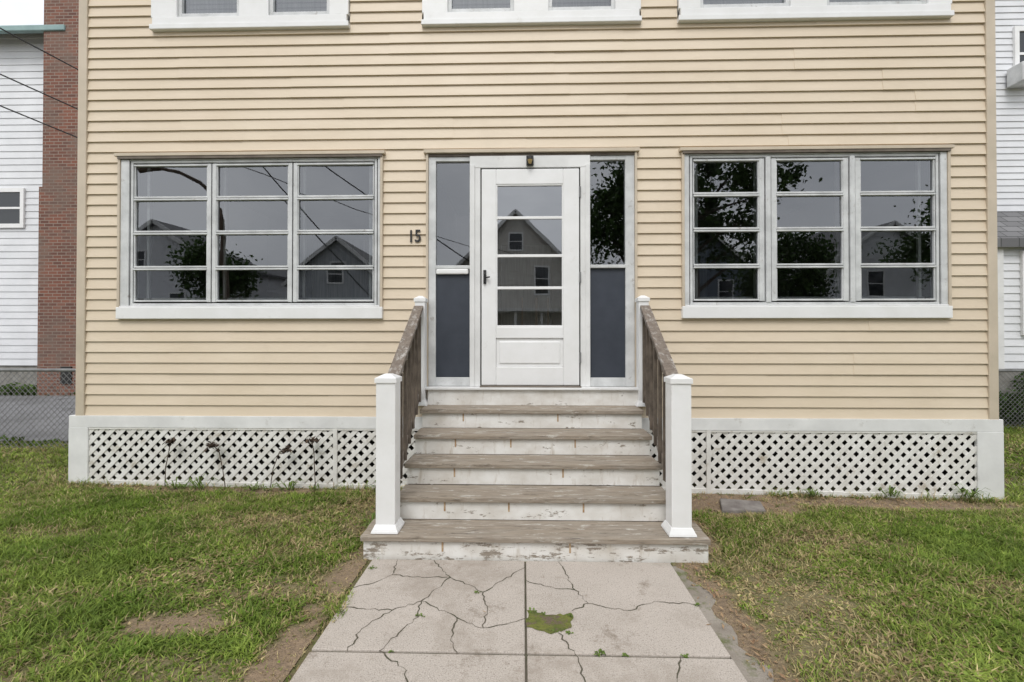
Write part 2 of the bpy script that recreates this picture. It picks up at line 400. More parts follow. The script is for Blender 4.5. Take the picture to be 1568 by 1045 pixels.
def awning_window(nm,rect,g0,g1,gz0,gz1,mulls,rows,mw,seed):
    x0,x1,z0,z1=rect; rd=random.Random(seed)
    w=empty(nm); w.parent=house
    j=.024
    b=B(); b.box(x0,x0+j,-.040,.02,z0+.11,z1-.03); b.box(x1-j,x1,-.040,.02,z0+.11,z1-.03); b.box(x0-.022,x1+.022,-.056,.02,z1-.026,z1+.004); b.obj('j_channel',m_trimtan,w,bevel=.003)
    b=B(); b.box(x0+.005,x1-.005,-.05,.02,z1-.050,z1-.0265); b.obj('drip_cap',m_brownmetal,w)
    b=B()
    sz=gz0-.035
    b.box(x0+j+.001,g0-.042,-.030,.06,sz+.001,z1-.051); b.box(g1+.042,x1-j-.001,-.030,.06,sz+.001,z1-.051)
    b.box(g0-.042,g1+.042,-.028,.06,gz1+.036,z1-.051)
    b.obj('casing',m_alum,w,bevel=.004)
    b=B(); b.box(x0-.001,x1+.001,-.048,.06,z0,sz-.014); b.box(x0+.026,x1-.026,-.041,.06,sz-.0135,sz); b.obj('sill',m_vinyl,w,bevel=.005)
    b=B(); b.box(g0-.05,g1+.05,.03,.09,gz0-.04,gz0-.02); b.box(g0-.05,g1+.05,.05,.09,gz1+.03,gz1+.05); b.box(g0-.055,g0-.0365,-.012,.09,gz0-.03,gz1+.03); b.box(g1+.0365,g1+.055,-.012,.09,gz0-.03,gz1+.03)
    for m in mulls: b.box(m-.01,m+.01,-.005,.06,gz0-.03,gz1+.03)
    b.obj('reveal_gaps',m_dark,w)
    b=B(); b.box(g0-.032,g0-.008,-.020,.05,gz0-.033,gz1+.033); b.box(g1+.008,g1+.032,-.020,.05,gz0-.033,gz1+.033)
    b.box(g0-.008,g1+.008,-.022,.05,gz1+.012,gz1+.033); b.box(g0-.008,g1+.008,-.026,.05,gz0-.033,gz0-.012)
    xs_=[g0]+list(mulls)+[g1]
    for m in mulls:
        if mw>.1: b.box(m-.022,m+.022,-.034,.05,gz0-.012,gz1+.012)
    b.obj('outer_frame',m_alum,w,bevel=.003)
    b=B(); g=B(); k=B()
    for i in range(len(xs_)-1):
        a=xs_[i]+(0 if i==0 else mw/2); c=xs_[i+1]-(0 if i==len(xs_)-2 else mw/2)
        if i>0: b.box(xs_[i]+(.032 if mw>.1 else .006),a,-.022,.03,gz0,gz1)
        if i<len(xs_)-2: b.box(c,xs_[i+1]-(.032 if mw>.1 else .006),-.022,.03,gz0,gz1)
        for r in range(len(rows)-1):
            zb,zt=rows[r],rows[r+1]
            b.box(a,c,-.018,.014,zb+.004,zb+.020); b.box(a,c,-.026,.008,zt-.020,zt-.004)
            k.box(a,c,-.004,.02,zb-.004,zb+.004)
            b.box(a,a+.010,-.016,.012,zb+.020,zt-.020); b.box(c-.010,c,-.016,.012,zb+.020,zt-.020)
            ti=rd.uniform(-.008,.008); tj=rd.uniform(-.006,.006)
            z_0,z_1=zb+.018,zt-.018; H=(z_1-z_0); W=c-a
            g.face([(a+.008,.000-ti*H-tj*W,z_0),(c-.008,.000-ti*H+tj*W,z_0),(c-.008,.000+ti*H+tj*W,z_1),(a+.008,.000+ti*H-tj*W,z_1)])
    b.obj('sash_frames',m_alum,w,bevel=.002); g.obj('glass_panes',m_glass,w,recalc=False); k.obj('pane_gaps',m_dark,w)
    b=B()
    for q in range(len(xs_)-1):
        a=xs_[q]; c=xs_[q+1]; b.box(a+.05,a+.075,.075,.10,gz0,gz1); b.box(c-.075,c-.05,.075,.10,gz0,gz1)
    b.box(g0,g1,.10,.125,gz0+.02,gz0+.05); b.obj('inner_screen_frames',m_alum,w)
rows=[1.777,2.105,2.445,2.775,3.105]
awning_window('left_awning_window',LW,-3.745,-1.42,1.777,3.105,[-2.984,-2.197],rows,.085,3)
awning_window('right_awning_window',RW,1.590,3.800,1.777,3.105,[2.275,3.043],rows,.155,9)

def upper_window(nm,rect,glasses):
    x0,x1,z0,z1=rect; w=empty(nm); w.parent=house
    b=B(); b.box(x0,x1,-.058,.06,z0,z0+.05); b.box(x0+.02,x1-.02,-.048,.06,z0+.0505,z0+.12); b.obj('sill',m_vinyl,w,bevel=.005)
    b=B(); zb=z0+.12; e=[x0+.005]+[v for g in glasses for v in g]+[x1-.005]
    for i in range(0,len(e),2): b.box(e[i],e[i+1],-.042,.06,zb+.0005,z1-.1)
    b.box(x0-.01,x1+.01,-.055,.06,z1-.0995,z1)
    b.obj('casing',m_vinyl,w,bevel=.004)
    b=B();g=B();sc=B()
    for a,c in glasses:
        f=.035
        b.box(a,a+f,-.02,.05,zb,z1-.1); b.box(c-f,c,-.02,.05,zb,z1-.1); b.box(a+f,c-f,-.02,.05,zb,zb+.05); b.box(a+f,c-f,-.02,.05,(zb+z1)/2-.05,(zb+z1)/2-.01); b.box(a+f,c-f,-.02,.05,z1-.15,z1-.1)
        g.face([(a+f,.01,zb+.05),(c-f,.01,zb+.05),(c-f,.01,z1-.15),(a+f,.01,z1-.15)])
        for q in range(28):
            zz=zb+.05+q*.05
            if zz<z1-.2: sc.box(a+f,c-f,.06,.085,zz,zz+.036)
    b.obj('sash',m_alum,w,bevel=.003); g.obj('glass',m_glass,w,recalc=False); sc.obj('venetian_blind',m_curtain,w)
upper_window('upper_window',U1,[(-3.323,-2.716),(-2.431,-1.843)])
upper_window('upper_window_centre',U2,[(-.713,-.0865),(.24,.865)])
upper_window('upper_window_wide',U3,[(1.655,2.486),(2.815,3.735)])

# entry
en=empty('entry_door_assembly'); en.parent=house
x0,x1,z0,z1=DW
b=B(); b.box(x0,x0+.022,-.038,.02,z0,z1-.03); b.box(x1-.022,x1,-.038,.02,z0,z1-.03); b.box(x0-.02,x1+.02,-.055,.02,z1-.0295,z1+.004); b.obj('j_channel',m_trimtan,en,bevel=.003)
b=B(); b.box(x0+.022,x1-.022,-.03,.02,z1-.055,z1-.031); b.obj('head_flashing',m_brownmetal,en)
b=B()
zt=z1-.056; zb=.98
b.box(-.895,-.826,-.02,.06,zb,zt); b.box(.958,1.043,-.02,.06,zb,zt)
b.box(-.826,-.503,-.018,.06,3.108,zt); b.box(.628,.958,-.018,.06,3.108,zt)
b.box(-.826,-.503,-.018,.06,zb,1.062); b.box(.628,.958,-.018,.06,zb,1.062)
b.box(-.826,-.503,-.030,.06,2.085,2.118); b.box(.628,.958,-.030,.06,2.09,2.120)
b.obj('sidelight_frames',m_alum,en,bevel=.003)
b=B()
b.box(-.503,-.402,-.035,.06,zb,3.035); b.box(.536,.628,-.035,.06,zb,3.035); b.box(-.503,.628,-.036,.06,3.036,zt)
b.box(-.50,-.455,-.05,-.034,zb,3.06); b.box(.585,.625,-.05,-.034,zb,3.06)
b.obj('door_frame',m_white,en,bevel=.004)
b=B(); b.box(-.822,-.515,-.034,-.012,2.035,2.084); b.obj('mail_ledge',m_vinyl,en,bevel=.015)
b=B(); b.box(-.826,-.503,.0,.03,1.062,2.085); b.box(.628,.958,.0,.03,1.062,2.09); b.obj('lower_panels',m_slate,en)
b=B(); b.face([(-.826,.01,2.118),(-.503,.012,2.118),(-.503,.012,3.108),(-.826,.01,3.108)]); b.face([(.628,.01,2.120),(.958,.006,2.12),(.958,.006,3.108),(.628,.01,3.108)]); b.obj('sidelight_glass',m_glass,en,recalc=False)
b=B(); b.box(-.402,-.396,-.02,.03,zb,3.036); b.box(.530,.536,-.02,.03,zb,3.036); b.box(-.396,.530,-.02,.03,3.026,3.036); b.box(-.396,.530,-.02,.03,.98,.988); b.obj('door_gap',m_dark,en)
sd=B(); X0,X1=-.390,.524; a,c=-.253,.375
sd.box(X0,a,-.045,-.005,.992,3.020); sd.box(c,X1,-.045,-.005,.992,3.020)
sd.box(a,c,-.045,-.005,2.875,3.020); sd.box(a,c,-.045,-.005,1.43,1.54)
sd.box(a,c,-.045,-.005,.992,1.165)
sd.box(a,c,-.030,-.005,1.165,1.43)
sd.box(a+.03,c-.03,-.040,-.028,1.195,1.40)
sd.obj('storm_door',m_vinyl,en,bevel=.006)
sd=B()
for z in (2.563,2.205,1.903): sd.box(a,c,-.036,-.012,z-.013,z+.013)
sd.box(a,a+.012,-.04,-.01,1.54,2.875); sd.box(c-.012,c,-.04,-.01,1.54,2.875); sd.box(a+.012,c-.012,-.04,-.01,1.54,1.552); sd.box(a+.012,c-.012,-.04,-.01,2.863,2.875)
sd.obj('door_glazing_bars',m_vinyl,en,bevel=.003)
g=B()
zz=[1.55,1.903,2.205,2.563,2.865]
for i in range(4):
    t=random.uniform(-.0012,.0012); g.face([(a,-.024-t,zz[i]),(c,-.024-t,zz[i]),(c,-.024+t,zz[i+1]),(a,-.024+t,zz[i+1])])
g.obj('door_glass',m_glassd,en,recalc=False)
b=B(); b.box(-.372,-.345,-.058,-.044,1.94,2.07); b.beam((-.358,-.075,2.035),(-.358,-.075,1.955),.016,.02,(0,1,0)); b.box(-.366,-.35,-.078,-.05,2.03,2.046); b.cyl((-.35,-.052,2.0),(-.31,-.09,2.0),.007,.007); b.obj('door_handle',m_black,en,bevel=.003)
b=B()
for z in (1.25,2.0,2.8): b.box(.524,.54,-.05,-.03,z-.05,z+.05)
b.obj('hinges',m_galv,en)
b=B(); b.box(.030,.098,-.07,-.0365,3.05,3.135); b.cyl((.064,-.095,3.08),(.064,-.07,3.11),.022,.03,12); b.obj('porch_light_bracket',m_black,en,bevel=.004)
b=B(); b.cyl((.064,-.095,3.05),(.064,-.095,3.085),.012,.024,12); b.obj('porch_light_socket',simple('brass',(.35,.25,.1),rough=.4),en)
b=B(); b.box(-.42,-.36,.10,.16,.95,3.05); b.box(.5,.56,.10,.16,.95,3.05); b.box(-.02,.0,1.0,1.02,.95,1.9); b.box(.14,.17,1.0,1.03,.95,1.9); b.box(.28,.30,1.0,1.03,.95,1.9); b.obj('inner_frame',simple('inner_wood',(.25,.15,.09),rough=.6),en)

for ch,xx in (('1',-1.095),('5',-1.030)):
    cu=bpy.data.curves.new('numeral_'+ch,'FONT'); cu.body=ch; cu.size=.165; cu.extrude=.004; cu.offset=.0015; cu.materials.append(m_black)
    o=bpy.data.objects.new('house_number_'+ch,cu); o.location=(xx,-.026,2.340+(0 if ch=='1' else .004)); o.rotation_euler=(R(90),0,0); o.scale=(.85,1,1); scene.collection.objects.link(o); o.parent=house

# skirt
YF=-.030
b=B()
b.box(-4.36,4.385,YF,-.0,.575,.6885)
b.box(-4.36,-4.17,YF-.002,-.0,-.03,.5745); b.box(4.150,4.385,YF-.002,-.0,-.09,.5745)
b.box(-4.36,-4.32,0.001,HD,.5,.688); b.box(4.345,4.385,0.001,HD,.5,.688)
b.box(-4.36,-4.32,0.001,.2,-.03,.4995); b.box(4.345,4.385,0.001,.2,-.09,.4995)
b.obj('skirt_boards',m_white,house,bevel=.003)
b=B()
for a,c in ((-4.17,-1.80),(-1.76,-.9),(1.04,1.70),(1.74,4.15)):
    n=6
    for q in range(n):
        xa=a+(c-a)*q/n; xb=a+(c-a)*(q+1)/n; b.box(xa,xb,-.026,-.004,gz(xa)-.03,gz((xa+xb)/2)+.045)
    b.box(a,c,-.026,-.004,.557,.5745)
for xv in (-1.78,1.72): b.box(xv-.02,xv+.02,-.029,-.004,-.02,.5745)
b.obj('lattice_frame',m_lattice,house,bevel=.002)
def clip(poly,axis,val,keep_greater):
    out=[]
    for i in range(len(poly)):
        p=poly[i];q=poly[(i+1)%len(poly)]
        ip=(p[axis]>=val)==keep_greater; iq=(q[axis]>=val)==keep_greater
        if ip: out.append(p)
        if ip!=iq:
            t=(val-p[axis])/(q[axis]-p[axis]); out.append((p[0]+(q[0]-p[0])*t,p[1]+(q[1]-p[1])*t))
    return out
b=B(); pitch=.106; sw=.038*math.sqrt(2)/2
for (a,c) in ((-4.17,-1.80),(-1.76,-.85),(1.0,1.70),(1.74,4.15)):
    zl=gz((a+c)/2)+.02; zh=.558; H=zh-zl
    for sgn,yo in ((1,-.020),(-1,-.013)):
        k=int((a-1.2)/pitch)
        while k*pitch<c+1.2:
            cx0=k*pitch+random.uniform(-.006,.006); lean=random.uniform(-.006,.006)
            poly=[(cx0-sw,zl),(cx0+sw,zl),(cx0+sw+sgn*H+lean,zh),(cx0-sw+sgn*H+lean,zh)]
            poly=clip(poly,0,a,True)
            if len(poly)>2: poly=clip(poly,0,c,False)
            if len(poly)>2:
                n=len(b.v); m=len(poly)
                b.v+=[(p[0],yo,p[1]) for p in poly]+[(p[0],yo+.006,p[1]) for p in poly]
                b.f.append(tuple(range(n,n+m))); b.f.append(tuple(range(n+2*m-1,n+m-1,-1)))
                for q in range(m): b.f.append((n+q,n+m+q,n+m+(q+1)%m,n+(q+1)%m))
            k+=1
b.obj('lattice_strips',m_lattice,house)
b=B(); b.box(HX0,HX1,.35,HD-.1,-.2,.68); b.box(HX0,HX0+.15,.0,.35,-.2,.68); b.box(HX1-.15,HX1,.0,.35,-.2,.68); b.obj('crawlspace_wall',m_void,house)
b=B(); b.box(HX0-.02,HX0-.001,.001,HD,-.2,.5); b.box(HX1+.001,HX1+.02,.001,HD,-.2,.5); b.obj('foundation',m_found,house)

# ------------------------------------------------------------------ steps
st=empty('wooden_front_steps')
SX0,SX1=-.88,1.022; r=.163; yn=[-1.39,-1.136,-.882,-.628,-.374,-.135]
b=B();ri=B();r1=B();gp=B();sp=B()
for i in range(5):
    zt=r*(i+1); xa,xb=(SX0,SX1) if i else (-1.035,1.178)
    yback=yn[i+1]+.028; y0=yn[i]; th=.036
    mid=(y0+yback)/2+.004
    ov=.012
    j=[random.uniform(-.006,.006) for _ in range(4)]
    b.box(xa-ov+j[0],xb+ov+j[1],y0,mid-.004,zt-th,zt+j[2]*.4)
    b.box(xa-ov+j[1],xb+ov+j[0],mid+.004,yback-.001,zt-th,zt-.001+j[3]*.4)
    tgt=r1 if i==0 else ri
    tgt.box(xa,xb,y0+.026,y0+.045,zt-r+(.001 if i else -.03),zt-th-.001)
    (r1 if i==0 else sp).box(xa,xa+.02,y0+.046,yback+.0 if i<4 else -.0,-.03 if i==0 else zt-r-.02,zt-th-.001)
    (r1 if i==0 else sp).box(xb-.02,xb,y0+.046,yback+.0 if i<4 else -.0,-.03 if i==0 else zt-r-.02,zt-th-.001)
for xx in (SX0,SX1-.02):
    for i in range(1,5): sp.box(xx+.001,xx+.019,yn[i]+.048,-.062,-.03,r*i-.02)
ri.box(SX0,SX1+.03,-.117,-.062,r*5+.001,.957)
b.obj('treads',m_wood,st,bevel=.006); ri.obj('risers',m_riser,st,bevel=.002); r1.obj('bottom_riser',m_riser1,st,bevel=.002); sp.obj('side_boards',m_balwood,st)
b=B(); b.box(-.925,1.075,-.145,-.02,.958,.979); b.obj('door_sill',m_white,st,bevel=.004)
b=B(); b.box(-.40,.535,-.12,-.046,.979,.990); b.obj('threshold',m_brownmetal,st,bevel=.002)
b=B()
for i in range(5):
    for xx in ((-.52,.30) if i%2==0 else (-.55,-.1,.42)):
        z=r*(i+1)-.075; b.box(xx-.006,xx+.006,yn[i]+.0235,yn[i]+.0265,z-.03,z+.038)
b.obj('rust_marks',simple('rust_stain',(.32,.19,.09),(.5,.38,.25),40,rough=.9),st)
def newel(nm,cx,cy,w,z0,z1,parent):
    e_=empty(nm); e_.parent=parent
    b=B(); b.box(cx-w/2,cx+w/2,cy-w/2,cy+w/2,z0,z1-.03)
    b.obj('sleeve',m_vinyl,e_,bevel=.004)
    b=B(); b.frustum(cx,cy,w+.05,w+.042,z0+.001,z0+.018); b.frustum(cx,cy,w+.038,w+.008,z0+.0185,z0+.05); b.obj('base_trim',m_vinyl,e_,bevel=.002)
    b=B(); b.box(cx-w/2-.008,cx+w/2+.008,cy-w/2-.008,cy+w/2+.008,z1-.045,z1-.012); b.frustum(cx,cy,w+.012,w*.35,z1-.012,z1+.012); b.obj('cap',m_vinyl,e_,bevel=.002)
newel('lower_newel_post_a',-.90,-1.275,.128,r+.002,1.185,st); newel('lower_newel_post_b',1.02,-1.275,.128,r+.002,1.185,st)
newel('upper_newel_post_a',-.945,-.115,.092,.817,1.81,st); newel('upper_newel_post_b',1.09,-.115,.092,.817,1.81,st)
b=B();bb=B()
for xa,xb in ((-.885,-.955),(1.005,1.10)):
    ya,yb=-1.215,-.16
    b.beam((xa,ya-.02,1.155),(xb,yb,1.715),.085,.036)
    b.beam((xa,ya,1.095),(xb,yb,1.655),.035,.085)
    b.beam((xa,ya,.40),(xb,yb,.945),.038,.085)
    for k in range(6):
        t=(k+.8)/6.4; x=xa+(xb-xa)*t; y=ya+(yb-ya)*t
        zb_=.40+.545*t; zt_=1.095+.56*t
        s=1 if xa<0 else -1
        bb.beam((x+.024*s,y,zb_-.03),(x+.024*s,y,zt_+.02),.026,.026,(0,1,0))
b.obj('handrails',m_railwood,st,bevel=.006); bb.obj('balusters',m_balwood,st,bevel=.003)

# ------------------------------------------------------------------ lawn and grass
dirt=[(1.75,-.28,.75,.30,1.0),(1.2,-.8,.16,.65,.95),(-1.06,-2.3,.14,.45,.9),(-1.72,-2.06,.30,.11,.85),(-1.5,-2.38,.35,.12,.5),(1.04,-2.0,.14,.9,.85),(-1.03,-1.5,.15,.3,.85),(-1.35,-1.72,.40,.14,.5),
      (1.45,-2.1,.35,.7,.45),(3.2,-.2,1.2,.15,.9),(-2.7,-.12,1.6,.09,.8),(-5.6,-.2,.5,.3,.3),(-3.4,-1.1,.5,.12,.4),(2.9,-1.6,.5,.15,.35),(-1.25,-.6,.28,.45,.5),(-2.3,-2.5,.3,.1,.45),(3.4,-2.3,.4,.12,.35),(-2.0,-.8,.6,.15,.35),(2.3,-1.0,.5,.12,.4)]
def nz(x,y,s,ph=0):
    return (np.sin(x*s+1.7*np.sin(y*s*.8+ph)+ph)+np.sin(y*s*1.3+1.3*np.sin(x*s*.9+2*ph)+ph*1.7)+.6*np.sin((x+y)*s*2.3+ph)+.6*np.sin((x-y*1.4)*s*2.9+2.1*ph))/3.2
def fields(x,y):
    pd=np.zeros(len(x))
    for (cx,cy,rx,ry,s) in dirt:
        d=((x-cx)/rx)**2+((y-cy)/ry)**2; pd=np.maximum(pd,s*np.clip(1.4-d+.55*nz(x,y,14,cx)+.45*nz(x,y,31,cy),0,1))
    thin=np.clip(nz(x,y,2.1,.5)*.6+nz(x,y,6.3,2)*.45+nz(x,y,17,3)*.3+.02,0,1)
    lush=np.clip(.5+.5*nz(x,y,1.1,5.2)+.3*nz(x,y,4.7,1.2),0,1)
    return pd,thin,lush
def lawn_sheet(name,x0,x1,y0,y1,st_):
    gx=np.arange(x0,x1+1e-6,st_);gy=np.arange(y0,y1+1e-6,st_); X,Y=np.meshgrid(gx,gy); x=X.ravel();y=Y.ravel()
    pd,thin,lush=fields(x,y)
    z=gzv(x)+.004+.004*nz(x,y,19,1)*np.where(np.abs(x)<1.2,0,1)+.002
    S=np.array([.27,.20,.135]);S2=np.array([.21,.18,.085]);G=np.array([.11,.14,.035])
    t=np.clip(thin*.9,0,1)[:,None]; c=G*(1-t)+S2*t; p=np.clip(pd*1.1,0,1)[:,None]; c=c*(1-p)+S*p
    c*=(1+.18*nz(x,y,43,2))[:,None]
    nx_,ny_=len(gx),len(gy); I=(np.arange(ny_-1)[:,None]*nx_+np.arange(nx_-1)[None]).ravel()
    T=np.concatenate([np.stack([I,I+1,I+nx_+1],1),np.stack([I,I+nx_+1,I+nx_],1)])
    trimesh(name,np.stack([x,y,z],1),T,m_lawn,c)
lawn_sheet('lawn',-6.4,-.978,-4.6,-.004,.04); lawn_sheet('lawn',.94,6.4,-4.6,-.004,.04)

def blades(N,xr,yr,hr,wr,seed):
    g=np.random.default_rng(seed)
    x=g.uniform(*xr,N);y=g.uniform(*yr,N)
    keep=np.ones(N,bool)
    keep&=~((x>-4.37)&(x<4.39)&(y>-.04)&(y<10.6))
    keep&=~((x>-.955+.025*np.sin(y*9)+.015*np.sin(y*31))&(x<.97)&(y<-1.2))
    keep&=~((x>-1.06)&(x<1.2)&(y>-1.38)&(y<0))
    keep&=~((x<-4.9)&(y>1.6)&(y<6.1))
    pd,thin,lush=fields(x,y)
    keep&=g.random(N)>pd*.95
    keep&=g.random(N)>thin*.75
    x=x[keep];y=y[keep];pd=pd[keep];thin=thin[keep];lush=lush[keep];n=len(x)
    h=g.uniform(*hr,n)*(.75+.6*lush)*(1-.45*pd)*(1-.3*thin)*(1+.3*nz(x,y,23,4))
    edge=((np.abs(y+.08)<.07)&(np.abs(x)<4.5)&(g.random(n)<.22)); h=np.where(edge,h*2.2,h)
    w=g.uniform(*wr,n); az=g.uniform(0,2*np.pi,n); le=g.uniform(.3,1.6,n)*h
    clover=g.random(n)<np.clip(.18+.5*nz(x,y,1.7,3.3)+.3*nz(x,y,6,1),0,.65)
    w=np.where(clover,w*2.9,w); h=np.where(clover,h*.7,h)
    fa=az+np.pi/2+g.uniform(-.5,.5,n)
    z=gzv(x)-.002
    dx=np.cos(az);dy=np.sin(az);px=np.cos(fa)*w/2;py=np.sin(fa)*w/2
    P=np.empty((n,5,3))
    P[:,0]=np.stack([x-px*.7,y-py*.7,z],1);P[:,1]=np.stack([x+px*.7,y+py*.7,z],1)
    mx=x+dx*le*.35;my=y+dy*le*.35;mz=z+h*.6
    P[:,2]=np.stack([mx-px,my-py,mz],1);P[:,3]=np.stack([mx+px,my+py,mz],1)
    P[:,4]=np.stack([x+dx*le,y+dy*le,z+h*np.where(clover,.75,.95)],1)
    T=np.array([[0,1,3],[0,3,2],[2,3,4]])[None]+(np.arange(n)*5)[:,None,None]
    G1=np.array([.185,.265,.035]);G2=np.array([.38,.45,.10]);G3=np.array([.080,.160,.025]);D=np.array([.56,.47,.25]);D2=np.array([.33,.24,.13])
    a=np.clip(.45+.5*nz(x,y,1.3,4)+.3*nz(x,y,8,4)+g.normal(0,.3,n),0,1)[:,None]
    c=G1*(1-a)+G2*a
    d=(np.clip(.15+.7*lush+.2*clover+g.normal(0,.3,n),0,1)*.6)[:,None]
    c=c*(1-d)+G3*d
    dryp=np.clip(.14+.32*nz(x,y,1.9,9)+.75*pd+.5*thin+.35*np.exp(-((x-1.5)/.5)**2-((y+2.1)/.9)**2),0,.95)
    dry=(g.random(n)<dryp)[:,None]; mixd=g.random(n)[:,None]
    c=np.where(dry,D*mixd+D2*(1-mixd),c)
    c=c*(g.uniform(.7,1.3,n)*(1+.22*nz(x,y,9.5,2.5)+.15*nz(x,y,24,6)))[:,None]
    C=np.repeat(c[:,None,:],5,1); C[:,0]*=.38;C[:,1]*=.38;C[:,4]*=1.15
    return P.reshape(-1,3),T.reshape(-1,3),C.reshape(-1,3)
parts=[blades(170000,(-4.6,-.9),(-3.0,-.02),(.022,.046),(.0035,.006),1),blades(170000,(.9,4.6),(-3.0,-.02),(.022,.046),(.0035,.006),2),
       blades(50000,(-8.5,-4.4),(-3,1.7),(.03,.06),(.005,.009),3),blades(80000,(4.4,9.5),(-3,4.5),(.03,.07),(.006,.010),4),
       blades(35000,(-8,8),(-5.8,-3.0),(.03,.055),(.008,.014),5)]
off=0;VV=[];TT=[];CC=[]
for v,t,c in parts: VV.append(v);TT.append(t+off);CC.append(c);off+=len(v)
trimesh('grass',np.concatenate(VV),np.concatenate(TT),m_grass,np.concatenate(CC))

def litter(name,N,areas,mat,s=(.008,.03)):
    b=B()
    for k in range(N):
        cx,cy,rx,ry=random.choice(areas); x=random.gauss(cx,rx);y=random.gauss(cy,ry)
        if -1.05<x<1.19 and -1.4<y: continue
        if y>-.07: continue
        l=random.uniform(*s);a=random.uniform(0,6.3);w=l*random.uniform(.12,.5); z=gz(x)+random.uniform(.012,.03)
        dx,dy=math.cos(a),math.sin(a)
        b.face([(x-dx*l,y-dy*l,z-.004),(x-dy*w,y+dx*w,z),(x+dx*l,y+dy*l,z+.006),(x+dy*w,y-dx*w,z+.002)])
    return b.obj(name,mat,recalc=False)
litter('leaf_litter',1500,[(1.75,-.3,.5,.12),(1.28,-.7,.1,.25),(3.0,-.2,.7,.05),(1.08,-1.9,.05,.5),(-2.6,-.14,1.,.04),(-2.2,-1.5,.9,.7),(2.5,-1.5,.9,.7)],m_straw,(.006,.020))
b=B(); b.v+= [(1.62,-.52,-.02),(2.0,-.50,-.02),(2.06,-.30,-.02),(1.72,-.25,-.02),(1.63,-.52,.03),(1.99,-.50,.022),(2.05,-.30,.025),(1.72,-.26,.034)]
b.f+=[(0,3,2,1),(4,5,6,7),(0,1,5,4),(1,2,6,5),(2,3,7,6),(3,0,4,7)]; b.obj('flat_stone',m_stone,bevel=.008)
def tuft(N,pts,hr,seed):
    g=np.random.default_rng(seed); V=[];T=[];C=[];k=0
    for (x,y,s) in pts:
        for _ in range(N):
            a=g.uniform(0,6.28);l=g.uniform(*hr)*s;w=.0035; bx=x+g.normal(0,.012*s);by=y+g.normal(0,.006*s); h=l*g.uniform(.4,.9)
            p=np.array([-math.sin(a),math.cos(a),0])*w; q=np.array([bx,by,.012]); m=q+np.array([math.cos(a)*l*.5,math.sin(a)*l*.5,h*.8]); e_=q+np.array([math.cos(a)*l,math.sin(a)*l,h*.6])
            V+=[q-p*.5,q+p*.5,m-p*1.6,m+p*1.6,e_];T+=[[k,k+1,k+3],[k,k+3,k+2],[k+2,k+3,k+4]];k+=5
            c=np.array([.17,.25,.06])*g.uniform(.6,1.3);C+=[c*.5,c*.5,c,c,c]
    return np.array(V),np.array(T),np.array(C)
wp=[(-.53,-1.97,.8),(-.26,-1.75,.6),(.35,-2.235,1.1),(.46,-2.237,.6),(.22,-2.09,.7),(.72,-2.235,.7),(.92,-1.84,.7),(.04,-1.92,.8),(.10,-1.94,.6),(.23,-1.95,.8),(.15,-2.08,.6),(-.93,-1.5,.8),(-.6,-2.236,.5)]
V,T,C=tuft(10,wp,(.01,.028),3); trimesh('walkway_weeds',V,T,m_grass,C)

def stalk(bx,by,pts,heads):
    e_=empty('dead_flower_stalk'); b=B()
    for k in range(len(pts)-1): b.cyl(pts[k],pts[k+1],.0045,.0035,5)
    b.obj('stem',m_dead,e_)
    b=B(); hd=Vector(pts[-1])
    for k in range(heads):
        c=hd+Vector((random.gauss(0,.024),random.gauss(0,.018),random.gauss(-.005,.012)))
        a=random.uniform(0,6.3);l=random.uniform(.012,.028)
        d=Vector((math.cos(a),math.sin(a),random.uniform(-.9,.2)))*l; p=d.cross(Vector((0,0,1))).normalized()*l*.5
        b.face([c-d,c+p+Vector((0,0,.004)),c+d,c-p])
    b.obj('withered_head',m_dead,e_,recalc=False)
    V,T,C=tuft(10,[(bx,by,1.6)],(.03,.07),int(abs(bx)*100)); trimesh('basal_leaves',V,T,m_grass,C,e_)
for bx,tx,tz in ((-3.36,-3.29,.475),(-2.78,-2.90,.44),(-2.36,-2.20,.40),(-1.93,-1.96,.49)):
    g0=gz(bx)
    stalk(bx,-.12,[(bx,-.10,g0),(bx+(tx-bx)*.2,-.11,g0+.2),(bx+(tx-bx)*.55,-.10,g0+.36),(tx,-.12,tz)],60)
V,T,C=tuft(26,[(-3.2,-.13,2.2),(-3.02,-.12,3.0),(-2.2,-.12,2.5),(-1.3,-.12,2),(-2.5,-.12,1.6),(3.3,-.12,2),(4.0,-.12,2.2),(2.6,-.12,1.4),(-1.12,-.9,2)],(.04,.075),8); trimesh('wall_weeds',V,T,m_grass,C)

# ------------------------------------------------------------------ fences
def chain_fence(x0,x1,y,zb,h):
    f=empty('chain_link_fence'); b=B()
    b.cyl((x0,y,zb+h),(x1,y,zb+h),.02,.02,8)
    x=x0
    while x<=x1+.01: b.cyl((x,y+.02,zb-.1),(x,y+.02,zb+h+.03),.028,.028,8); x+=2.4
    b.obj('posts_and_rail',m_galv,f)
    b=B(); p=.075; k=int((x0-h)/p)
    while k*p<x1+h:
        for s in (1,-1):
            a=(k*p,zb+.03);c=(k*p+s*(h-.03),zb+h)
            t0,t1=0,1
            for (lim,ge) in ((x0,True),(x1,False)):
                dx=c[0]-a[0]; t=(lim-a[0])/dx
                if (dx>0)==ge: t0=max(t0,t)
                else: t1=min(t1,t)
            if t1>t0: b.beam((a[0]+(c[0]-a[0])*t0,y+.003*s,a[1]+(c[1]-a[1])*t0),(a[0]+(c[0]-a[0])*t1,y+.003*s,a[1]+(c[1]-a[1])*t1),.0045,.0045,(0,1,0))
        k+=1
    b.obj('wire_mesh',m_galv,f)
chain_fence(-12.5,-4.36,1.25,.03,1.0)
chain_fence(4.40,13.9,3.3,-.06,.96)

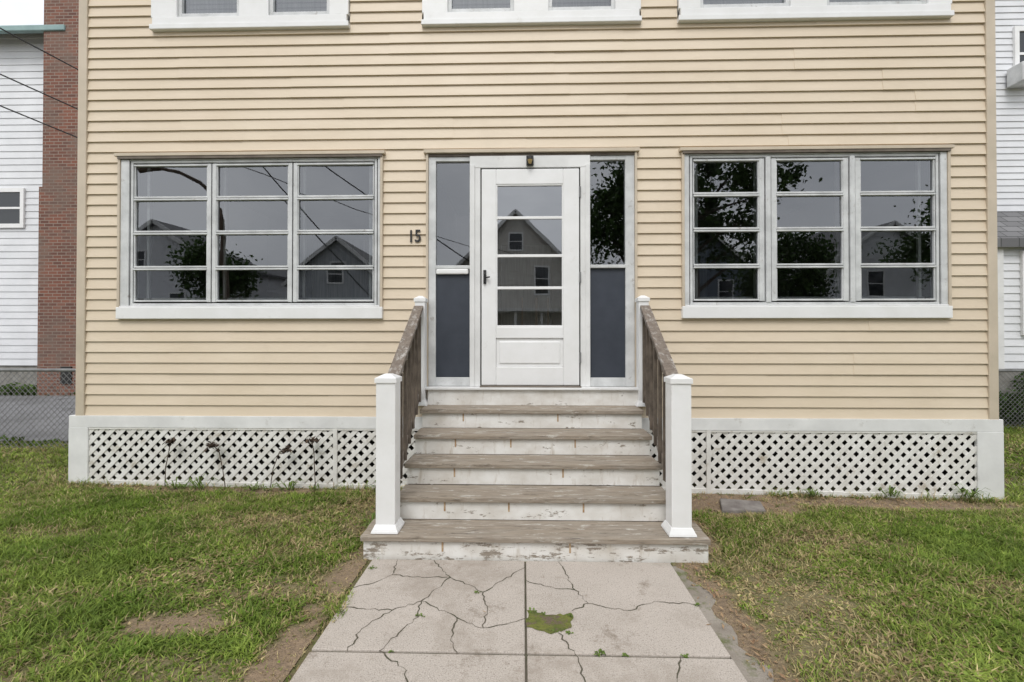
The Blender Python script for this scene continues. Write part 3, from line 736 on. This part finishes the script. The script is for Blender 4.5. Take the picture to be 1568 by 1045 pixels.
# ------------------------------------------------------------------ neighbouring houses
def wall_window(b_fr,b_gl,x,z,w,h,y,s):
    o=.05*s
    ya,yb=sorted((y,y+o))
    b_fr.box(x-w/2-.09,x+w/2+.09,ya,yb,z-h/2-.1,z-h/2); b_fr.box(x-w/2-.09,x+w/2+.09,ya,yb,z+h/2,z+h/2+.1)
    b_fr.box(x-w/2-.09,x-w/2,ya,yb,z-h/2,z+h/2); b_fr.box(x+w/2,x+w/2+.09,ya,yb,z-h/2,z+h/2)
    ya2,yb2=sorted((y,y+o*.7)); b_fr.box(x-w/2,x+w/2,ya2,yb2,z-.025,z+.025)
    b_gl.face([(x-w/2,y+o*.45,z-h/2),(x+w/2,y+o*.45,z-h/2),(x+w/2,y+o*.45,z+h/2),(x-w/2,y+o*.45,z+h/2)])
def nhouse(name,x0,x1,y0,y1,zf,ze,zr,mat,axis,wins,roofm=None,face=-1,gut=None,ov=.4,rowh=.16,porch=False):
    e_=empty(name); yf=y0 if face<0 else y1
    b=B()
    siding(b,x0,x1,zf,ze,[],rowh,lambda s,o,z:(s,y0-o,z),seams=False); siding(b,x0,x1,zf,ze,[],rowh,lambda s,o,z:(s,y1+o,z),seams=False)
    siding(b,y0,y1,zf,ze,[],rowh,lambda s,o,z:(x0-o,s,z),seams=False); siding(b,y0,y1,zf,ze,[],rowh,lambda s,o,z:(x1+o,s,z),seams=False)
    cx=(x0+x1)/2;cy=(y0+y1)/2
    if axis=='y':
        for y in (y0,y1): b.face([(x0,y,ze),(x1,y,ze),(cx,y,zr)])
    else:
        for x in (x0,x1): b.face([(x,y0,ze),(x,y1,ze),(x,cy,zr)])
    b.obj('walls',mat,e_,recalc=False)
    b=B(); b.box(x0+.02,x1-.02,y0+.02,y1-.02,-.3,zf+.01); b.obj('foundation',m_found,e_)
    b=B(); t=.15
    def slopebox(A,Bb,C,D):
        up=Vector((0,0,t)); n=len(b.v); b.v+=[tuple(Vector(p)) for p in (A,Bb,C,D)]+[tuple(Vector(p)+up) for p in (A,Bb,C,D)]
        b.f.extend([tuple(n+i for i in q) for q in ((0,3,2,1),(4,5,6,7),(0,1,5,4),(1,2,6,5),(2,3,7,6),(3,0,4,7))])
    if axis=='y':
        sl=(zr-ze)/(cx-x0); zl=ze-ov*sl
        slopebox((x0-ov,y0-ov,zl),(cx,y0-ov,zr),(cx,y1+ov,zr),(x0-ov,y1+ov,zl)); slopebox((cx,y0-ov,zr),(x1+ov,y0-ov,zl),(x1+ov,y1+ov,zl),(cx,y1+ov,zr))
    else:
        sl=(zr-ze)/(cy-y0); zl=ze-ov*sl
        slopebox((x0-ov,y0-ov,zl),(x1+ov,y0-ov,zl),(x1+ov,cy,zr),(x0-ov,cy,zr)); slopebox((x0-ov,cy,zr),(x1+ov,cy,zr),(x1+ov,y1+ov,zl),(x0-ov,y1+ov,zl))
    b.obj('roof',roofm or m_shingle,e_)
    b=B()
    for x in (x0,x1):
        for y in (y0,y1): b.box(x-.07,x+.07,y-.07,y+.07,zf,ze)
    if axis=='y':
        yy=yf+face*(ov+.01)
        b.beam((x0-ov,yy,zl+.05),(cx,yy,zr+.05),.04,.22); b.beam((x1+ov,yy,zl+.05),(cx,yy,zr+.05),.04,.22)
    b.obj('corner_boards',m_white,e_)
    if gut:
        b=B(); b.box(x0-ov,x1+ov,y0-ov-.12,y0-ov,zl-.04,zl+.1); b.obj('gutter',gut,e_,bevel=.02)
    fr=B();gl=B()
    for (x,z,w,h) in wins: wall_window(fr,gl,x,z,w,h,yf+face*.01,face)
    if wins: fr.obj('window_frames',m_vinyl,e_); gl.obj('window_glass',m_glassfar,e_,recalc=False)
    if porch:
        b=B(); cy_=yf+face*1.8; ya,yb=sorted((yf,cy_))
        b.box(x0,x1,ya,yb,.5,.62); b.box(x0-.2,x1+.2,ya,yb+.2,3.1,3.3)
        for k in range(5): xx=x0+.1+(x1-x0-.2)*k/4; b.box(xx-.08,xx+.08,cy_-face*.2-.08,cy_-face*.2+.08,.62,3.1)
        k=x0
        while k<x1: b.box(k,k+.04,cy_-face*.2-.02,cy_-face*.2+.02,.65,1.4); k+=.16
        b.box(x0,x1,cy_-face*.2-.04,cy_-face*.2+.04,1.4,1.47)
        b.obj('porch',m_white,e_)
    return e_
nl=nhouse('white_neighbour_house',-24,-11.2,6.6,17,.75,8.95,12,m_whitesiding,'x',[(-12.72,4.62,.75,.78),(-15.5,3.9,.9,1.5),(-18,3.9,.9,1.5),(-15.5,6.9,.9,1.5)],gut=m_teal,ov=.35,rowh=.165)
ch=empty('brick_chimney'); b=B(); b.box(-11.44,-10.42,6.15,6.95,-.2,5.0); b.box(-11.38,-10.46,6.17,6.95,5.0,13); b.box(-11.54,-10.38,6.1,7.0,13,13.2); b.obj('stack',m_brick,ch)
b=B(); b.box(-10.85,-10.6,6.12,6.149,.35,.75); b.obj('cleanout_door',m_black,ch)
nr=nhouse('white_tall_neighbour_house',8.7,17,5.1,15,.6,9.4,12,m_whitesiding,'x',[(10.35,7.15,.75,.9),(12.5,7.0,.9,1.5)],rowh=.13)
b=B(); b.box(9.72,10.18,4.75,5.05,6.45,6.82); b.obj('window_air_conditioner_case',m_alum,nr,bevel=.015)
b=B()
for k in range(9): b.box(9.75,10.15,4.742,4.7495,6.49+k*.035,6.505+k*.035)
b.obj('air_conditioner_grille',m_dark,nr)
nb=nhouse('white_garage',8.15,12.5,3.75,4.95,.9,3.1,3.62,m_whitesiding,'x',[(8.95,2.2,.62,1.25)],ov=.15,rowh=.13)
nhouse('beige_house_across_street',-4.0,3.0,-37,-27,.6,6.4,9.9,m_beigesiding,'y',[(-2.3,5.2,.9,1.5),(1.3,5.2,.9,1.5),(-.5,7.8,.8,1.1),(-2.3,2.2,.9,1.5)],face=1,rowh=.3,porch=True)
nhouse('grey_house_across_street',-15,-7.6,-34,-24,.6,4.6,7.6,m_greysiding,'y',[(-13,3,.9,1.4),(-9.5,3,.9,1.4),(-11.3,5.6,.8,1)],face=1,rowh=.3,porch=True)
nhouse('white_house_across_street',-28,-18.5,-33,-23,.6,5.6,8.8,m_whitesiding,'y',[(-26,3,.9,1.4),(-21,3,.9,1.4),(-23.3,6,.8,1)],face=1,rowh=.3,porch=True)
nhouse('blue_house_across_street',8,16,-38,-28,.6,6,9.5,m_bluesiding,'y',[(10,4.6,.9,1.5),(14,4.6,.9,1.5),(12,2,.9,1.5)],face=1,rowh=.3,porch=True)
nhouse('white_house_across_street.001',19.5,28,-35,-25,.6,5.8,8.8,m_whitesiding,'y',[(21.5,4.4,.9,1.5),(26,4.4,.9,1.5),(23.7,2,.9,1.5)],face=1,rowh=.3,porch=True)

up=empty('utility_pole'); b=B(); b.cyl((-14.6,-8.0,-.2),(-14.6,-8.0,10),.17,.12,12); b.box(-15.6,-13.6,-8.08,-7.92,9.1,9.25); b.obj('pole',m_polewood,up)
sla=empty('street_lamp'); b=B(); b.cyl((-8.35,-8.05,-.2),(-8.35,-8.05,4.9),.085,.065,10)
pts=[(-8.35,-8.05,4.9),(-8.42,-8.1,5.15),(-8.75,-8.12,5.45),(-9.3,-8.15,5.72),(-9.95,-8.2,5.85)]
for k in range(4): b.cyl(pts[k],pts[k+1],.05,.042,8)
b.cyl((-9.9,-8.2,5.86),(-10.45,-8.2,5.84),.08,.12,10); b.obj('pole_and_arm',m_polewood,sla)
def cable(name,a,c,sag,r=.012):
    b=B(); a=Vector(a);c=Vector(c);N=16
    P=[a.lerp(c,k/N)-Vector((0,0,sag*4*(k/N)*(1-k/N))) for k in range(N+1)]
    for k in range(N): b.cyl(P[k],P[k+1],r,r,5)
    return b.obj(name,m_black)
for k,(yy,zz_) in enumerate(((-8.0,9.3),(-7.6,9.3),(-8.0,8.2),(-8.1,7.4))):
    cable('overhead_cable',(-14.6,yy,zz_),(22,yy,zz_+.2),.7,.018); cable('overhead_cable',(-40,yy,zz_),(-14.6,yy,zz_),.6)
cable('overhead_cable',(-14.6,-8,9.0),(-.5,-27,6.9),.4,.02); cable('overhead_cable',(-9,-8,8.9),(-1.5,-11,3.9),.1,.02); cable('overhead_cable',(-7.4,-8,6.3),(-3.2,-9,1.6),.1,.018); cable('overhead_cable',(-12.6,-8,7.6),(-8.2,14,6.6),.5,.014); cable('overhead_cable',(-12.6,-8,7.2),(-8.4,14,5.9),.5,.014); cable('overhead_cable',(-12.6,-8,8.6),(-8.0,14,7.3),.5,.014)

def tree(name,x,y,H,cr,cz,seed,NL=9000,dark=1.0):
    g=np.random.default_rng(seed); rd=random.Random(seed); e_=empty(name); b=B()
    b.cyl((x,y,-.2),(x+.1,y,H*.35),.30,.22,12); b.cyl((x+.1,y,H*.35),(x,y+.1,H*.75),.22,.07,10)
    ctr=[]
    for k in range(13):
        a=k*2.4+rd.uniform(-.4,.4); z0_=H*(.28+.4*k/13); L=cr*rd.uniform(.55,.95); p=Vector((x+.05,y,z0_)); q=p+Vector((math.cos(a)*L,math.sin(a)*L,L*rd.uniform(.35,.8)))
        b.cyl(p,p.lerp(q,.5)+Vector((0,0,.15)),.10,.06,7); b.cyl(p.lerp(q,.5)+Vector((0,0,.15)),q,.06,.02,6); ctr.append(q)
    b.obj('trunk_and_limbs',m_bark,e_)
    cl=[]
    for k in range(85):
        v=g.normal(size=3); v/=np.linalg.norm(v); rr=g.uniform(.45,1)**.6
        cl.append((x+v[0]*cr*rr,y+v[1]*cr*rr,cz+v[2]*cr*.85*rr))
    cl=np.array(cl+[tuple(q) for q in ctr]); sz=g.uniform(.4,1.0,len(cl)); sh=g.uniform(.55,1.25,len(cl))
    idx=g.integers(0,len(cl),NL); c=cl[idx]+g.normal(size=(NL,3))*sz[idx][:,None]*.55
    a=g.normal(size=(NL,3)); a/=np.linalg.norm(a,axis=1)[:,None]; b2=np.cross(a,g.normal(size=(NL,3))); b2/=np.linalg.norm(b2,axis=1)[:,None]
    l=g.uniform(.08,.17,NL)[:,None]
    V=np.stack([c-a*l,c+b2*l*.55,c+a*l,c-b2*l*.55],1).reshape(-1,3)
    T=(np.array([[0,1,2],[0,2,3]])[None]+(np.arange(NL)*4)[:,None,None]).reshape(-1,3)
    col=np.array([.055,.10,.025])*dark*(sh[idx]*g.uniform(.7,1.3,NL))[:,None]
    trimesh('foliage',V,T,m_leaf,np.repeat(col,4,0),e_)
tree('maple_tree',8.3,-18.5,12.5,4.6,8.6,11,15000); tree('maple_tree',14.5,-21.5,6.5,2.2,4.6,12,6000); tree('maple_tree',5.0,-20,10.5,2.3,7.6,13,7000)
tree('maple_tree',-17.6,-21.5,6.8,1.6,5.2,14,4500); tree('maple_tree',24,-20,9,3.4,6,15,6000)

def leafmass(name,N,x0,x1,y0,y1,z1f,seed,base=(.07,.13,.03),ls=(.03,.06)):
    g=np.random.default_rng(seed); x=g.uniform(x0,x1,N);y=g.uniform(y0,y1,N); top=z1f*(.7+.3*np.sin(x*3+y*2)+.2*np.sin(x*9)); z=g.random(N)**.8*np.maximum(top,.05)
    c=np.stack([x,y,z],1); a=g.normal(size=(N,3)); a/=np.linalg.norm(a,axis=1)[:,None]; b2=np.cross(a,g.normal(size=(N,3))); b2/=np.linalg.norm(b2,axis=1)[:,None]
    l=g.uniform(*ls,N)[:,None]; V=np.stack([c-a*l,c+b2*l*.6,c+a*l,c-b2*l*.6],1).reshape(-1,3)
    T=(np.array([[0,1,2],[0,2,3]])[None]+(np.arange(N)*4)[:,None,None]).reshape(-1,3)
    col=np.array(base)*(g.uniform(.5,1.5,N)*(.5+.6*np.clip(z/z1f,0,1)))[:,None]
    trimesh(name,V,T,m_leaf,np.repeat(col,4,0))
leafmass('fence_vines',9000,6.0,13.5,3.4,3.7,.75,21)
leafmass('foundation_weeds',6000,-22,-10.3,6.15,6.5,.30,22,(.08,.14,.03))
leafmass('fence_weeds',1800,-12,-4.5,1.35,1.6,.12,23,(.10,.17,.03),(.02,.04))

# ------------------------------------------------------------------ sky / light / camera
w=bpy.data.worlds.new('World'); scene.world=w; w.use_nodes=True; nt=w.node_tree
bg=nt.nodes['Background']; sk=nt.nodes.new('ShaderNodeTexSky'); sk.sky_type='NISHITA'; sk.sun_disc=False
sk.sun_elevation=R(52); sk.sun_rotation=R(188); sk.air_density=1.2; sk.dust_density=3.0; sk.ozone_density=1
hs=nt.nodes.new('ShaderNodeHueSaturation'); hs.inputs['Saturation'].default_value=.3
nt.links.new(sk.outputs[0],hs.inputs['Color'])
tc=nt.nodes.new('ShaderNodeTexCoord'); mp=nt.nodes.new('ShaderNodeMapping'); mp.inputs['Scale'].default_value=(1,1,2.2); nt.links.new(tc.outputs['Generated'],mp.inputs[0])
nn=nt.nodes.new('ShaderNodeTexNoise'); nn.inputs['Scale'].default_value=2.2; nn.inputs['Detail'].default_value=7; nn.inputs['Roughness'].default_value=.55; nt.links.new(mp.outputs[0],nn.inputs['Vector'])
rp=nt.nodes.new('ShaderNodeValToRGB'); rp.color_ramp.elements[0].position=.32; rp.color_ramp.elements[1].position=.68
rp.color_ramp.elements[0].color=(7.0,7.25,7.7,1); rp.color_ramp.elements[1].color=(11.2,11.3,11.5,1); nt.links.new(nn.outputs['Fac'],rp.inputs[0])
mx=nt.nodes.new('ShaderNodeMix'); mx.data_type='RGBA'; mx.inputs[0].default_value=.78
nt.links.new(hs.outputs[0],mx.inputs[6]); nt.links.new(rp.outputs[0],mx.inputs[7]); nt.links.new(mx.outputs[2],bg.inputs[0]); bg.inputs[1].default_value=.15
sl=bpy.data.lights.new('sun','SUN'); sl.energy=1.5; sl.angle=R(25); sl.color=(1,.98,.95)
so=bpy.data.objects.new('sun',sl); so.rotation_euler=(R(38),0,R(-8)); scene.collection.objects.link(so)
cam=bpy.data.cameras.new('camera'); cam.lens=16; cam.sensor_width=36; cam.clip_end=1500; cam.shift_y=-.0075
co=bpy.data.objects.new('camera',cam); co.location=(0,-4.3,1.44); co.rotation_euler=(R(90.5),0,R(1.4)); scene.collection.objects.link(co); scene.camera=co
scene.view_settings.view_transform='Standard'; scene.view_settings.look='None'; scene.view_settings.exposure=0
